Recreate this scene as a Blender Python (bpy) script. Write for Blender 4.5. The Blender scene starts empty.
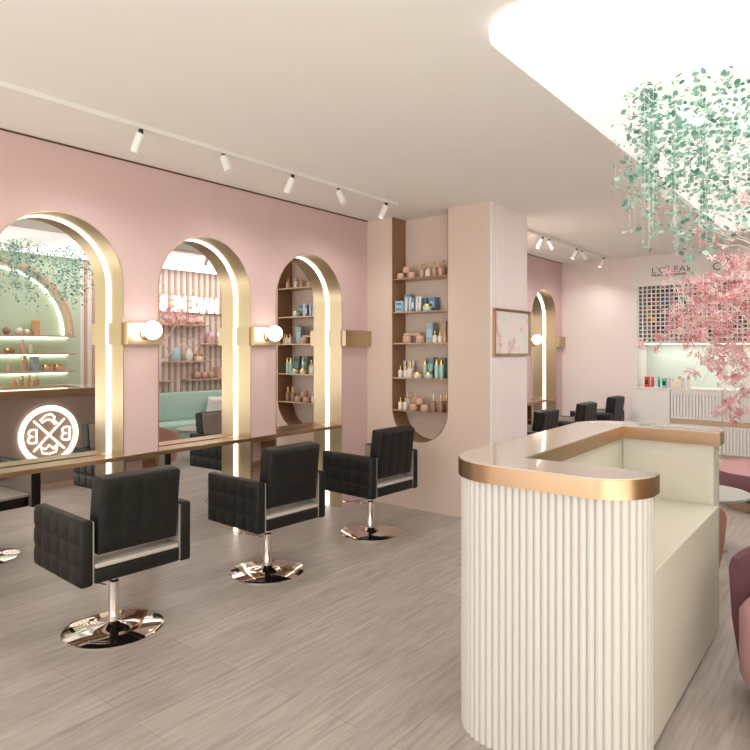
import bpy, bmesh, math, random
from mathutils import Vector, Matrix
random.seed(7)
PI = math.pi
S = bpy.context.scene
COL = S.collection
def lin(c):
    return tuple(((x/255.0)/12.92 if x/255.0 <= .04045 else ((x/255.0+.055)/1.055)**2.4) for x in c) + (1.0,)

# ---------------------------------------------------------------- camera, sky, big lights, exposure
cam = bpy.data.cameras.new('camera'); camo = bpy.data.objects.new('camera', cam); COL.objects.link(camo)
camo.location = (0, 0, 1.6); camo.rotation_euler = (PI/2, 0, math.radians(38.2))
cam.sensor_width = 36; cam.lens = 36*633/750.0; cam.shift_y = -26/750.0; cam.clip_start = .05
S.camera = camo
S.view_settings.view_transform = 'Standard'; S.view_settings.look = 'None'
S.view_settings.exposure = 0.3; S.view_settings.gamma = 1.0; S.view_settings.use_curve_mapping = False
W = bpy.data.worlds.new('world'); S.world = W; W.use_nodes = True
# bright overcast street in front, sunlit olive greenery outside the side glazing
wn = W.node_tree; wt = wn.nodes.new('ShaderNodeTexCoord'); wx = wn.nodes.new('ShaderNodeSeparateXYZ'); wr = wn.nodes.new('ShaderNodeValToRGB')
wr.color_ramp.elements[0].position = .55; wr.color_ramp.elements[0].color = (1.0, .97, .94, 1); wr.color_ramp.elements[1].position = .9; wr.color_ramp.elements[1].color = (.5, .48, .30, 1)
wn.links.new(wt.outputs['Generated'], wx.inputs[0]); wn.links.new(wx.outputs['X'], wr.inputs['Fac']); wn.links.new(wr.outputs['Color'], wn.nodes['Background'].inputs[0])
wn.nodes['Background'].inputs[1].default_value = 2.2
ZC0 = 2.95
def area(name, loc, rot, sx, sy, power, col=(1, .98, .95)):
    l = bpy.data.lights.new(name, 'AREA'); l.shape = 'RECTANGLE'; l.size = sx; l.size_y = sy; l.energy = power; l.color = col
    o = bpy.data.objects.new(name, l); COL.objects.link(o); o.location = loc; o.rotation_euler = rot; return o
# added fill lamps behind and beside the camera, tilted up to brighten the ceiling
area('front_fill_lamp', (-1.9, -3.4, 1.3), (PI/2+.4, 0, 0), 4.4, 2.2, 56)
area('side_fill_lamp', (.6, .4, .5), (PI/2+.75, 0, PI/2), 3.4, .9, 26)
area('entrance_fill_lamp', (-1.6, -.6, ZC0), (0, 0, 0), 3.4, 2.6, 14)  # added fill lamp out of view, no real ceiling fitting
area('alcove_fill_lamp', (-3.55, 6.65, ZC0), (0, 0, 0), .55, 1.0, 34)  # added lamp hidden behind the peach block to brighten the far end
area('raft_fill_lamp', (-.42, 5.9, ZC0-.03), (0, 0, 0), 1.45, 4.4, 40)  # added lamp under the raft to brighten the seating side

# ---------------------------------------------------------------- materials
MATS = {}
def mat(name, rgb, rough=.6, metal=0.0, emit=0, noise=0, nscale=8, bump=0, spec=.5, coat=0, trans=0):
    if name in MATS: return MATS[name]
    m = bpy.data.materials.new(name); m.use_nodes = True; nt = m.node_tree; b = nt.nodes['Principled BSDF']
    c = lin(rgb)
    b.inputs['Base Color'].default_value = c; b.inputs['Roughness'].default_value = rough
    b.inputs['Metallic'].default_value = metal; b.inputs['Specular IOR Level'].default_value = spec
    b.inputs['Coat Weight'].default_value = coat; b.inputs['Transmission Weight'].default_value = trans
    if emit:
        b.inputs['Emission Color'].default_value = c; b.inputs['Emission Strength'].default_value = emit
    if noise or bump:
        tc = nt.nodes.new('ShaderNodeTexCoord'); n = nt.nodes.new('ShaderNodeTexNoise')
        n.inputs['Scale'].default_value = nscale; n.inputs['Detail'].default_value = 4
        nt.links.new(tc.outputs['Object'], n.inputs['Vector'])
        if noise:
            mx = nt.nodes.new('ShaderNodeMix'); mx.data_type = 'RGBA'
            mx.inputs['A'].default_value = tuple(x*(1-noise) for x in c[:3])+(1,); mx.inputs['B'].default_value = tuple(min(1, x*(1+noise)) for x in c[:3])+(1,)
            nt.links.new(n.outputs['Fac'], mx.inputs['Factor']); nt.links.new(mx.outputs['Result'], b.inputs['Base Color'])
        if bump:
            bp = nt.nodes.new('ShaderNodeBump'); bp.inputs['Strength'].default_value = bump; bp.inputs['Distance'].default_value = .01
            nt.links.new(n.outputs['Fac'], bp.inputs['Height']); nt.links.new(bp.outputs['Normal'], b.inputs['Normal'])
    MATS[name] = m; return m
pink = mat('pink_plaster', (213, 184, 183), .85, noise=.03, nscale=3)
peach = mat('peach_plaster', (216, 196, 182), .85, noise=.03, nscale=3)
blush = mat('blush_plaster', (234, 222, 218), .85, noise=.02, nscale=3)
ceil_m = mat('ceiling_paint', (242, 239, 235), .9, noise=.01)
whitew = mat('white_lacquer', (228, 224, 220), .5, noise=.01)
mint = mat('mint_paint', (188, 208, 182), .7, noise=.02)
taupe = mat('taupe_panel', (150, 133, 122), .6, noise=.04)
cream = mat('cream_laminate', (218, 213, 200), .5, noise=.01)
reedm = mat('cream_reeding', (196, 191, 184), .5, noise=.01)
pinkreed = mat('blush_reeding', (238, 225, 226), .6, noise=.01)
leather = mat('black_leather', (25, 22, 21), .46, spec=.28, noise=.12, nscale=30, bump=.12)
seatm = mat('pale_grey_vinyl', (186, 178, 170), .5, noise=.03)
greyl = mat('grey_vinyl', (150, 140, 132), .55, noise=.04)
chrome = mat('chrome', (225, 215, 210), .06, 1.0, noise=.01)
mirror_m = mat('mirror_silver', (236, 236, 236), .0, 1.0)
wood = mat('oak_trim', (190, 160, 136), .5, noise=.12, nscale=14)
darkwood = mat('brown_lining', (150, 112, 82), .55, noise=.06, nscale=10)
led = mat('warm_led', (255, 246, 234), .5, emit=2.5)
shelfled = mat('shelf_led', (248, 252, 240), .5, emit=9.0)
bulb = mat('glowing_globe', (255, 244, 230), .5, emit=7.0)
neon = mat('neon_tube', (255, 244, 228), .5, emit=2.0)
signl = mat('sign_light', (255, 250, 240), .5, emit=2.6)
fixt = mat('white_metal', (236, 234, 230), .4, noise=.01)
blackm = mat('black_plastic', (30, 28, 28), .5, noise=.02)
gap_m = mat('shadow_gap', (95, 62, 55), .9, noise=.02)
mauve = mat('mauve_velvet', (110, 72, 80), .9, noise=.08, nscale=20)
rose = mat('rose_velvet', (180, 138, 138), .9, noise=.06, nscale=20)
terra = mat('terracotta_fabric', (184, 132, 120), .9, noise=.06)
mintf = mat('mint_velvet', (168, 196, 182), .85, noise=.04, nscale=20)
stone = mat('pale_stone', (208, 198, 190), .12, noise=.02, nscale=4, coat=.4)
tgrey = mat('grey_tabletop', (168, 168, 164), .35, noise=.03)
def brushed(name, rgb, rough, axis_scale):
    m = mat(name, rgb, rough, 1.0); nt = m.node_tree; b = nt.nodes['Principled BSDF']
    tc = nt.nodes.new('ShaderNodeTexCoord'); mp = nt.nodes.new('ShaderNodeMapping'); mp.inputs['Scale'].default_value = axis_scale
    n = nt.nodes.new('ShaderNodeTexNoise'); n.inputs['Scale'].default_value = 6; n.inputs['Detail'].default_value = 3
    mr = nt.nodes.new('ShaderNodeMapRange'); mr.inputs['To Min'].default_value = rough-.07; mr.inputs['To Max'].default_value = rough+.1
    nt.links.new(tc.outputs['Object'], mp.inputs['Vector']); nt.links.new(mp.outputs['Vector'], n.inputs['Vector'])
    nt.links.new(n.outputs['Fac'], mr.inputs['Value']); nt.links.new(mr.outputs['Result'], b.inputs['Roughness'])
    return m
brass = brushed('brushed_brass', (198, 178, 148), .34, (30, 30, 1))
brassh = brushed('brushed_brass_band', (180, 150, 120), .3, (1, 1, 40))

def floor_mat():
    m = bpy.data.materials.new('grey_oak_planks'); m.use_nodes = True; nt = m.node_tree; N = nt.nodes; L = nt.links; b = N['Principled BSDF']
    tc = N.new('ShaderNodeTexCoord'); mp = N.new('ShaderNodeMapping'); mp.inputs['Rotation'].default_value = (0, 0, PI/2)
    br = N.new('ShaderNodeTexBrick'); br.inputs['Scale'].default_value = 1; br.inputs['Brick Width'].default_value = 1.5; br.inputs['Row Height'].default_value = .19
    br.inputs['Mortar Size'].default_value = .0012; br.inputs['Color1'].default_value = lin((186, 177, 170)); br.inputs['Color2'].default_value = lin((172, 163, 156))
    br.inputs['Mortar'].default_value = lin((142, 134, 127)); br.offset = .37
    L.new(tc.outputs['Object'], mp.inputs['Vector']); L.new(mp.outputs['Vector'], br.inputs['Vector'])
    mp2 = N.new('ShaderNodeMapping'); mp2.inputs['Scale'].default_value = (14, 1.1, 1); n = N.new('ShaderNodeTexNoise')
    n.inputs['Scale'].default_value = 3; n.inputs['Detail'].default_value = 8; n.inputs['Distortion'].default_value = .6
    L.new(tc.outputs['Object'], mp2.inputs['Vector']); L.new(mp2.outputs['Vector'], n.inputs['Vector'])
    cr = N.new('ShaderNodeValToRGB'); cr.color_ramp.elements[0].position = .3; cr.color_ramp.elements[0].color = (.74, .73, .72, 1)
    cr.color_ramp.elements[1].position = .65; cr.color_ramp.elements[1].color = (1.03, 1.03, 1.03, 1)
    L.new(n.outputs['Fac'], cr.inputs['Fac'])
    mx = N.new('ShaderNodeMix'); mx.data_type = 'RGBA'; mx.blend_type = 'MULTIPLY'; mx.inputs['Factor'].default_value = 1
    L.new(br.outputs['Color'], mx.inputs['A']); L.new(cr.outputs['Color'], mx.inputs['B']); L.new(mx.outputs['Result'], b.inputs['Base Color'])
    b.inputs['Roughness'].default_value = .42
    return m

# ---------------------------------------------------------------- mesh helpers
class MB:
    def __init__(s): s.bm = bmesh.new()
    def box(s, x0, x1, y0, y1, z0, z1, bev=0, seg=2, mi=0):
        r = bmesh.ops.create_cube(s.bm, size=1); vs = r['verts']
        for v in vs: v.co = Vector(((x0+x1)/2+v.co.x*(x1-x0), (y0+y1)/2+v.co.y*(y1-y0), (z0+z1)/2+v.co.z*(z1-z0)))
        fs = set(f for v in vs for f in v.link_faces)
        for f in fs: f.material_index = mi
        if bev:
            es = list(set(e for v in vs for e in v.link_edges))
            bmesh.ops.bevel(s.bm, geom=es, offset=bev, segments=seg, profile=.5, affect='EDGES')
        return s
    def tube(s, pts, r, n=8, cap=True):
        pts = [Vector(p) for p in pts]; rr = r if isinstance(r, (list, tuple)) else [r]*len(pts); rings = []
        up = None
        for i, p in enumerate(pts):
            t = (pts[min(i+1, len(pts)-1)]-pts[max(i-1, 0)]).normalized()
            if up is None:
                up = Vector((0, 0, 1)) if abs(t.z) < .9 else Vector((1, 0, 0))
            a = t.cross(up); 
            if a.length < 1e-5: a = t.orthogonal()
            a.normalize(); up = a.cross(t).normalized()
            rings.append([s.bm.verts.new(p+(a*math.cos(2*PI*k/n)+up*math.sin(2*PI*k/n))*rr[i]) for k in range(n)])
        for i in range(len(rings)-1):
            for k in range(n): s.bm.faces.new((rings[i][k], rings[i][(k+1) % n], rings[i+1][(k+1) % n], rings[i+1][k]))
        if cap: s.bm.faces.new(rings[0][::-1]); s.bm.faces.new(rings[-1])
        return s
    def lathe(s, prof, c=(0, 0, 0), n=24, axis='z', sx=1, sy=1):
        c = Vector(c); rings = []
        for r, z in prof:
            if r < 1e-6:
                p = Vector((0, 0, z)); p = Vector((z, 0, 0)) if axis == 'x' else p
                rings.append([s.bm.verts.new(c+p)])
            else:
                ring = []
                for k in range(n):
                    a = 2*PI*k/n; p = Vector((r*math.cos(a)*sx, r*math.sin(a)*sy, z))
                    if axis == 'x': p = Vector((z, r*math.cos(a), r*math.sin(a)))
                    ring.append(s.bm.verts.new(c+p))
                rings.append(ring)
        for i in range(len(rings)-1):
            A, B = rings[i], rings[i+1]
            for k in range(n):
                k2 = (k+1) % n
                if len(A) == 1 and len(B) == 1: continue
                if len(A) == 1: s.bm.faces.new((A[0], B[k], B[k2]))
                elif len(B) == 1: s.bm.faces.new((A[k], A[k2], B[0]))
                else: s.bm.faces.new((A[k], A[k2], B[k2], B[k]))
        return s
    def prism(s, poly, a0, a1, plane='xy'):
        def P(u, v, w): return Vector((u, v, w)) if plane == 'xy' else (Vector((w, u, v)) if plane == 'yz' else Vector((u, w, v)))
        A = [s.bm.verts.new(P(u, v, a0)) for u, v in poly]; B = [s.bm.verts.new(P(u, v, a1)) for u, v in poly]
        n = len(poly)
        for i in range(n): s.bm.faces.new((A[i], A[(i+1) % n], B[(i+1) % n], B[i]))
        s.bm.faces.new(A[::-1]); s.bm.faces.new(B)
        return s
    def ribbon(s, outer, inner, z0, z1):      # closed wall between two open paths, vertical
        n = len(outer)
        q = [[s.bm.verts.new((p[0], p[1], z)) for p in path] for path in (outer, inner) for z in (z0, z1)]
        o0, o1, i0, i1 = q
        for k in range(n-1):
            s.bm.faces.new((o0[k], o0[k+1], o1[k+1], o1[k])); s.bm.faces.new((i0[k+1], i0[k], i1[k], i1[k+1]))
            s.bm.faces.new((o1[k], o1[k+1], i1[k+1], i1[k])); s.bm.faces.new((o0[k+1], o0[k], i0[k], i0[k+1]))
        s.bm.faces.new((o0[0], o1[0], i1[0], i0[0])); s.bm.faces.new((o0[-1], i0[-1], i1[-1], o1[-1]))
        return s
    def sweepband(s, path, x0, x1):           # path in yz as list of (outer, inner) point pairs, extruded along x
        rows = []
        for (oy, oz), (iy, iz) in path:
            rows.append([s.bm.verts.new(c) for c in ((x0, oy, oz), (x1, oy, oz), (x1, iy, iz), (x0, iy, iz))])
        for a, b in zip(rows, rows[1:]):
            for k in range(4): s.bm.faces.new((a[k], a[(k+1) % 4], b[(k+1) % 4], b[k]))
        s.bm.faces.new(rows[0][::-1]); s.bm.faces.new(rows[-1]); return s
    def puff(s, o, U, V, Nn, w, h, nu, nv, amp, t, res=6):   # cushion panel with tufted front; o = centre of the flat back
        o, U, V, Nn = map(Vector, (o, U, V, Nn)); a, b = nu*res, nv*res; g = []
        for j in range(b+1):
            row = []
            for i in range(a+1):
                u, v = i/a, j/b
                e = min(1, (min(u, 1-u)*w)/.018)*min(1, (min(v, 1-v)*h)/.018)
                d = t*(e**.5)-amp*(1-min(1, (abs(math.sin(PI*nu*u))*abs(math.sin(PI*nv*v)))**.35))*(1 if .001 < u < .999 and .001 < v < .999 else 0)
                row.append(s.bm.verts.new(o+U*((u-.5)*w)+V*((v-.5)*h)+Nn*max(0, d)))
            g.append(row)
        for j in range(b):
            for i in range(a): s.bm.faces.new((g[j][i], g[j][i+1], g[j+1][i+1], g[j+1][i]))
        return s
    def build(s, name, m, parent=None, smooth=35, loc=None, rot=None):
        bmesh.ops.recalc_face_normals(s.bm, faces=s.bm.faces)
        me = bpy.data.meshes.new(name); s.bm.to_mesh(me); s.bm.free()
        for x in (m if isinstance(m, (list, tuple)) else [m]): me.materials.append(x)
        if smooth:
            me.polygons.foreach_set('use_smooth', [True]*len(me.polygons)); me.set_sharp_from_angle(angle=math.radians(smooth))
        o = bpy.data.objects.new(name, me); COL.objects.link(o)
        if parent: o.parent = parent
        if loc: o.location = loc
        if rot: o.rotation_euler = rot
        return o
def thing(name, label, cat, loc=(0, 0, 0), rz=0, group=None):
    o = bpy.data.objects.new(name, None); COL.objects.link(o); o.location = loc; o.rotation_euler = (0, 0, rz); o.empty_display_size = .1
    return tag(o, label, cat, group)
def tag(o, label, cat, group=None):
    o['label'] = label; o['category'] = cat
    if group: o['group'] = group
    elif 'group' in o: del o['group']
    return o
def struct(o, label=None):
    o['kind'] = 'structure'
    if label: o['label'] = label
    return o
def dup(root, loc, rz=None, label=None, group=None, cat=None):
    def cp(o, p):
        c = o.copy(); COL.objects.link(c)
        if p: c.parent = p
        for ch in [x for x in ALLCH.get(o.name, [])]: cp(ch, c)
        return c
    r = cp(root, None); r.location = loc; r.scale = (1, 1, 1)
    if rz is not None: r.rotation_euler = (0, 0, rz)
    tag(r, label or root['label'], cat or root['category'], group or root.get('group'))
    return r
ALLCH = {}
def reg(root):                                 # remember the children of a finished thing so copies can be made
    def walk(o):
        ALLCH[o.name] = list(o.children)
        for c in o.children: walk(c)
    walk(root); return root
def roundpoly(pts, n=10):                      # (x, y, r) corners -> outline with arcs
    out = []; N = len(pts)
    for i in range(N):
        p = Vector(pts[i][:2]); r = pts[i][2]; a = Vector(pts[i-1][:2])-p; b = Vector(pts[(i+1) % N][:2])-p
        if r < .002: out.append(tuple(p)); continue
        a.normalize(); b.normalize(); h = a.angle(b)/2; d = r/math.tan(h); c = p+(a+b).normalized()*(r/math.sin(h))
        s0 = p+a*d-c; s1 = p+b*d-c; a0 = math.atan2(s0.y, s0.x); da = math.atan2(s1.y, s1.x)-a0
        while da > PI: da -= 2*PI
        while da < -PI: da += 2*PI
        for k in range(n+1): out.append((c.x+r*math.cos(a0+da*k/n), c.y+r*math.sin(a0+da*k/n)))
    return out
def reed_path(path, pitch, r, back=.012, side=1):   # half-round reeding along an open path
    P = [Vector(p) for p in path]; L = [0]
    for a, b in zip(P, P[1:]): L.append(L[-1]+(b-a).length)
    n = max(1, round(L[-1]/pitch)); outer, inner = [], []; M_ = n*6
    def at(s_):
        for i in range(len(P)-1):
            if s_ <= L[i+1]+1e-9:
                f_ = (s_-L[i])/max(1e-9, L[i+1]-L[i]); return P[i].lerp(P[i+1], f_), (P[i+1]-P[i]).normalized()
        return P[-1], (P[-1]-P[-2]).normalized()
    for k in range(M_+1):
        p, _ = at(L[-1]*k/M_); p0, _ = at(max(0, L[-1]*k/M_-.01)); p1, _ = at(min(L[-1], L[-1]*k/M_+.01)); t = (p1-p0).normalized()
        nn = Vector((t.y, -t.x))*side; ph = (k % 6)/6.0
        h = r*math.sqrt(max(0, 1-(2*ph-1)**2)) if k % 6 else 0
        outer.append(p+nn*h); inner.append(p-nn*back)
    return outer, inner
def text_mesh(name, body, size, m, parent, loc, rot, ext=.004, font_bold=0, space=1.0, align='LEFT', sx=1.0):
    cu = bpy.data.curves.new(name, 'FONT'); cu.body = body; cu.size = size; cu.extrude = ext; cu.align_x = align; cu.space_character = space
    cu.offset = font_bold; cu.resolution_u = 4
    o = bpy.data.objects.new(name+'_tmp', cu); COL.objects.link(o); dg = bpy.context.evaluated_depsgraph_get()
    me = bpy.data.meshes.new_from_object(o.evaluated_get(dg)); bpy.data.objects.remove(o); me.materials.clear(); me.materials.append(m)
    t = bpy.data.objects.new(name, me); COL.objects.link(t); t.location = loc; t.rotation_euler = rot; t.scale = (sx, 1, 1)
    if parent: t.parent = parent
    return t

# ---------------------------------------------------------------- the room
ZC = 2.957; XL = -4.21; XMIR = -4.40; XF = -3.87; XR = .45; YP = 5.22; YC = 6.0; YE = 9.71
struct(MB().box(-4.6, 3.2, -3.6, 10.6, -.06, 0).build('floor', floor_mat()), 'grey oak plank floor')
struct(MB().box(-4.6, 3.2, -3.6, 10.6, ZC, ZC+.08).build('ceiling', ceil_m), 'off-white flat ceiling')
R_ = .45; ZS = 2.055
def arch_pts(yc, z0, r=R_, n=24):               # from left foot up and over to right foot
    return [(yc-r, z0)]+[(yc-r*math.cos(PI*k/n), ZS+r*math.sin(PI*k/n)) for k in range(n+1)]+[(yc+r, z0)]
ZSH = .837
def arch_wall(name, x, y0, y1, centres, zfirst, zlast, label):
    poly = [(y0, ZC-.012), (y0, zfirst)]
    for i, c in enumerate(centres):
        za = zfirst if i == 0 else ZSH; zb = ZSH if i < len(centres)-1 else zlast
        if i == 0: za = zfirst
        a = arch_pts(c, 0); a[0] = (c-R_, za); a[-1] = (c+R_, zb); poly += a
    poly += [(y1, zlast), (y1, ZC-.012)]
    return struct(MB().prism(poly, x-.19, x, 'yz').build(name, pink, smooth=20), label)
C1 = [.815, 1.995, 3.171, 4.36]
arch_wall('wall_left', XL, -3.2, YP, C1, 0, 0, 'dusty pink wall with arched openings')
C2 = [6.66, 7.84, 9.02]
arch_wall('wall_left_far', XF, YC, YE, C2, ZSH, 0, 'pink wall of the far alcove')
struct(MB().box(-4.62, XMIR-.012, -3.2, YP+.3, 0, ZC).build('wall_left_backing', pink))
struct(MB().box(-4.3, XF-.205, YC, YE, 0, ZC).build('wall_left_far_backing', pink))
struct(MB().box(XL-.02, XL+.004, -3.2, YP, ZC-.012, ZC).build('trim_1', gap_m), 'dark shadow gap under the ceiling')
struct(MB().box(XF-.02, XF+.004, YC, YE, ZC-.012, ZC).build('trim_2', gap_m), 'dark shadow gap in the alcove')
# peach wall block with the tall niche
nx0, nx1, nd = -3.885, -3.214, .235; nc = (nx0+nx1)/2; nr = (nx1-nx0)/2; nz = .668+nr
poly = [(-4.40, 0), (-2.764, 0), (-2.764, ZC), (nx1, ZC)]+[(nc+nr*math.cos(-PI*k/24), nz+nr*math.sin(-PI*k/24)) for k in range(25)]+[(nx0, ZC), (-4.40, ZC)]
struct(MB().prism(poly, YP, YP+nd, 'xz').build('wall_peach', peach, smooth=20), 'peach wall with a tall rounded niche')
struct(MB().box(-4.40, -2.764, YP+nd, YC, 0, ZC).build('wall_peach_back', peach))
niche = []
for k in range(25):
    a = -PI*k/24; niche.append(((nc+nr*math.cos(a), nz+nr*math.sin(a)), (nc+(nr-.006)*math.cos(a), nz+(nr-.006)*math.sin(a))))
niche = [((nx1, ZC-.001), (nx1-.006, ZC-.001))]+niche+[((nx0, ZC-.001), (nx0+.006, ZC-.001))]
b = MB(); rows = []
for (ox, oz), (ix, iz) in niche: rows.append([b.bm.verts.new(c) for c in ((ox, YP-.001, oz), (ox, YP+nd, oz), (ix, YP+nd, iz), (ix, YP-.001, iz))])
for p, q in zip(rows, rows[1:]):
    for k in range(4): b.bm.faces.new((p[k], p[(k+1) % 4], q[(k+1) % 4], q[k]))
struct(b.build('trim_3', darkwood), 'brown lining of the niche')
o_, i_ = reed_path([(-2.764, YP+.004), (-2.764, YC)], .043, .012, back=0.0)
struct(MB().ribbon(o_, [(p[0]-.0005, p[1]) for p in i_], 0, ZC-.001).build('wall_reeded', pinkreed, smooth=60), 'blush reeded side of the peach block')
# far end wall and the wall opposite the mirrors
struct(MB().box(-4.3, -2.80, YE, YE+.12, 0, ZC).build('wall_end', blush), 'blush end wall')
struct(MB().box(XR, XR+.15, 2.2, 4.68, 0, ZC).build('wall_right_mint', mint), 'mint wall behind the reception counter')
struct(MB().box(XR, XR+.15, 4.68, 10.2, 0, ZC).build('wall_right', whitew), 'pale wall under vertical slats')
b = MB(); y = 4.76
while y < 9.7: b.box(XR-.016, XR, y-.02, y+.02, .12, ZC-.01); y += .119
struct(b.build('trim_4', wood, smooth=0), 'vertical wooden slats on the pale wall')
struct(MB().box(-3.2, 3.2, -3.35, -3.25, 2.75, ZC).box(-4.6, -4.2, -3.35, -3.25, 0, ZC).build('wall_back', blush))
# ceiling raft above the counter; its glow is added to light the room
raft = MB().prism(roundpoly([(-1.31, 2.3, .22), (.42, 2.3, .22), (.42, 8.2, .22), (-1.31, 8.2, .22)]), ZC-.03, ZC).build('trim_5', mat('raft_white', (255, 252, 248), .6, emit=.48))
struct(raft, 'white ceiling panel with added glow over counter and seats')

# ---------------------------------------------------------------- styling wall: mirrors, ledge, cabinets, sconces
def mirror(xw, yc, label, group):
    t = thing('arched_mirror', label, 'mirror', (xw, yc, 0), 0, group); D = .19
    g = arch_pts(0, .001, R_-.004); MB().prism(g, -D-.008, -D, 'yz').build('glass', mirror_m, t)
    def band(ro, ri, x0, x1, nm, m):
        o_, i_ = arch_pts(0, .001, ro), arch_pts(0, .001, ri); return MB().sweepband(list(zip(o_, i_)), x0, x1).build(nm, m, t)
    band(R_-.0005, R_-.007, -D+.001, .004, 'reveal', brass)
    band(R_-.0075, R_-.016, -D+.001, -D+.022, 'light_strip', led)
    return reg(t)
m0 = mirror(XL, C1[1], 'tall brass arched mirror nearest the left edge, reflecting the round neon emblem', 'arched mirrors of the styling wall')
dup(m0, (XL, C1[0], 0), label='brass arched mirror just outside the left edge of the view', group='arched mirrors of the styling wall')
dup(m0, (XL, C1[2], 0), label='middle brass arched mirror, reflecting slats and the lit word sign', group='arched mirrors of the styling wall')
dup(m0, (XL, C1[3], 0), label='brass arched mirror beside the peach wall, reflecting the product niche', group='arched mirrors of the styling wall')
dup(m0, (XF, C2[2], 0), label='narrow looking brass arched mirror in the far alcove beyond the framed picture', group='arched mirrors of the alcove')
dup(m0, (XF, C2[1], 0), label='alcove brass arched mirror second from the end wall', group='arched mirrors of the alcove')
dup(m0, (XF, C2[0], 0), label='alcove brass arched mirror directly behind the reeded column', group='arched mirrors of the alcove')
def ledge(xw, y0, y1, label):
    return tag(MB().box(xw-.166, xw+.012, y0, y1, .806, .837, .002, 1).build('styling_ledge', brassh), label, 'shelf')
ledge(XL, .36, C1[3]+R_-.008, 'long brass styling ledge running along the three big mirrors')
ledge(XF, C2[0]-R_+.01, C2[2]+R_-.008, 'brass styling ledge under the far alcove mirror')
def cabinet(xw, y0, y1, label):
    t = thing('open_cabinet', label, 'cabinet', (xw, (y0+y1)/2, 0), 0, 'open brass cabinets under the ledge'); w = (y1-y0)/2-.002
    b = MB(); b.box(-.185, 0, -w, -w+.018, .0, .804); b.box(-.185, 0, w-.018, w, .0, .804); b.box(-.185, 0, -w+.018, w-.018, 0, .05); b.box(-.185, 0, -w+.018, w-.018, .786, .804)
    b.build('case', brassh, t, smooth=0)
    MB().box(-.185, -.175, -w+.018, w-.018, .05, .786).build('back_panel', pink, t)
    MB().box(-.175, -.003, -w+.018, w-.018, .575, .59).build('shelf', brassh, t)
    MB().box(-.175, -.003, -w+.018, w-.018, .3, .315).build('shelf', brassh, t)
    return t
for i, lb in enumerate(['open brass cabinet left of the nearest mirror', 'open brass cabinet under the ledge between the nearest and middle mirrors', 'open brass cabinet under the ledge just right of the middle mirror']):
    cabinet(XL, C1[i]+R_, C1[i+1]-R_, lb)
for i, lb in enumerate(['open brass cabinet in the alcove behind the reeded column', 'open brass cabinet in the alcove, left of the far arched mirror']):
    cabinet(XF, C2[i]+R_, C2[i+1]-R_, lb)
def sconce(xw, y0, y1, label, globe=True, corner=False, grp='brass wall sconces'):
    t = thing('wall_sconce' if globe else 'brass_wall_band', label, 'wall lamp' if globe else 'wall band', (xw, (y0+y1)/2, 1.71), 0, grp if globe else 'brass wall bands in the corners'); w = (y1-y0)/2; h = .08
    b = MB(); b.box(.0, .055, -w-.006, w+(.006 if not corner else -.001), -h, h, .002, 1)
    b.box(-.165, .0, -w-.022, -w-.009, -h, h)
    if not corner: b.box(-.165, .0, w+.009, w+.022, -h, h)
    b.build('bracket', brass, t)
    if globe:
        MB().lathe([(0, .055), (.042, .055), (.042, .066), (.028, .07), (.028, .095), (0, .095)], (0, 0, 0), 24, 'x').build('socket', brassh, t)
        MB().lathe([(.066*math.sin(PI*k/16), -.066*math.cos(PI*k/16)) for k in range(17)], (.145, 0, .025), 28).build('globe', bulb, t)
    return t
sconce(XL, C1[1]+R_, C1[2]-R_, 'glowing globe sconce on brass plate between the nearest and middle mirrors')
sconce(XL, C1[2]+R_, C1[3]-R_, 'glowing globe sconce on brass plate left of the mirror by the peach wall')
sconce(XL, C1[0]+R_, C1[1]-R_, 'glowing globe sconce just outside the left edge of the view')
sconce(XL, C1[3]+R_, YP, 'plain brass band without lamp in the corner by the peach wall', False, True)
sconce(XF, C2[1]+R_, C2[2]-R_, 'glowing globe sconce in the far alcove, just right of the framed picture')
sconce(XF, C2[0]+R_, C2[1]-R_, 'glowing globe sconce hidden in the alcove behind the column')
sconce(XF, C2[2]+R_, YE, 'small plain brass band in the corner of the far alcove', False, True)

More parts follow.
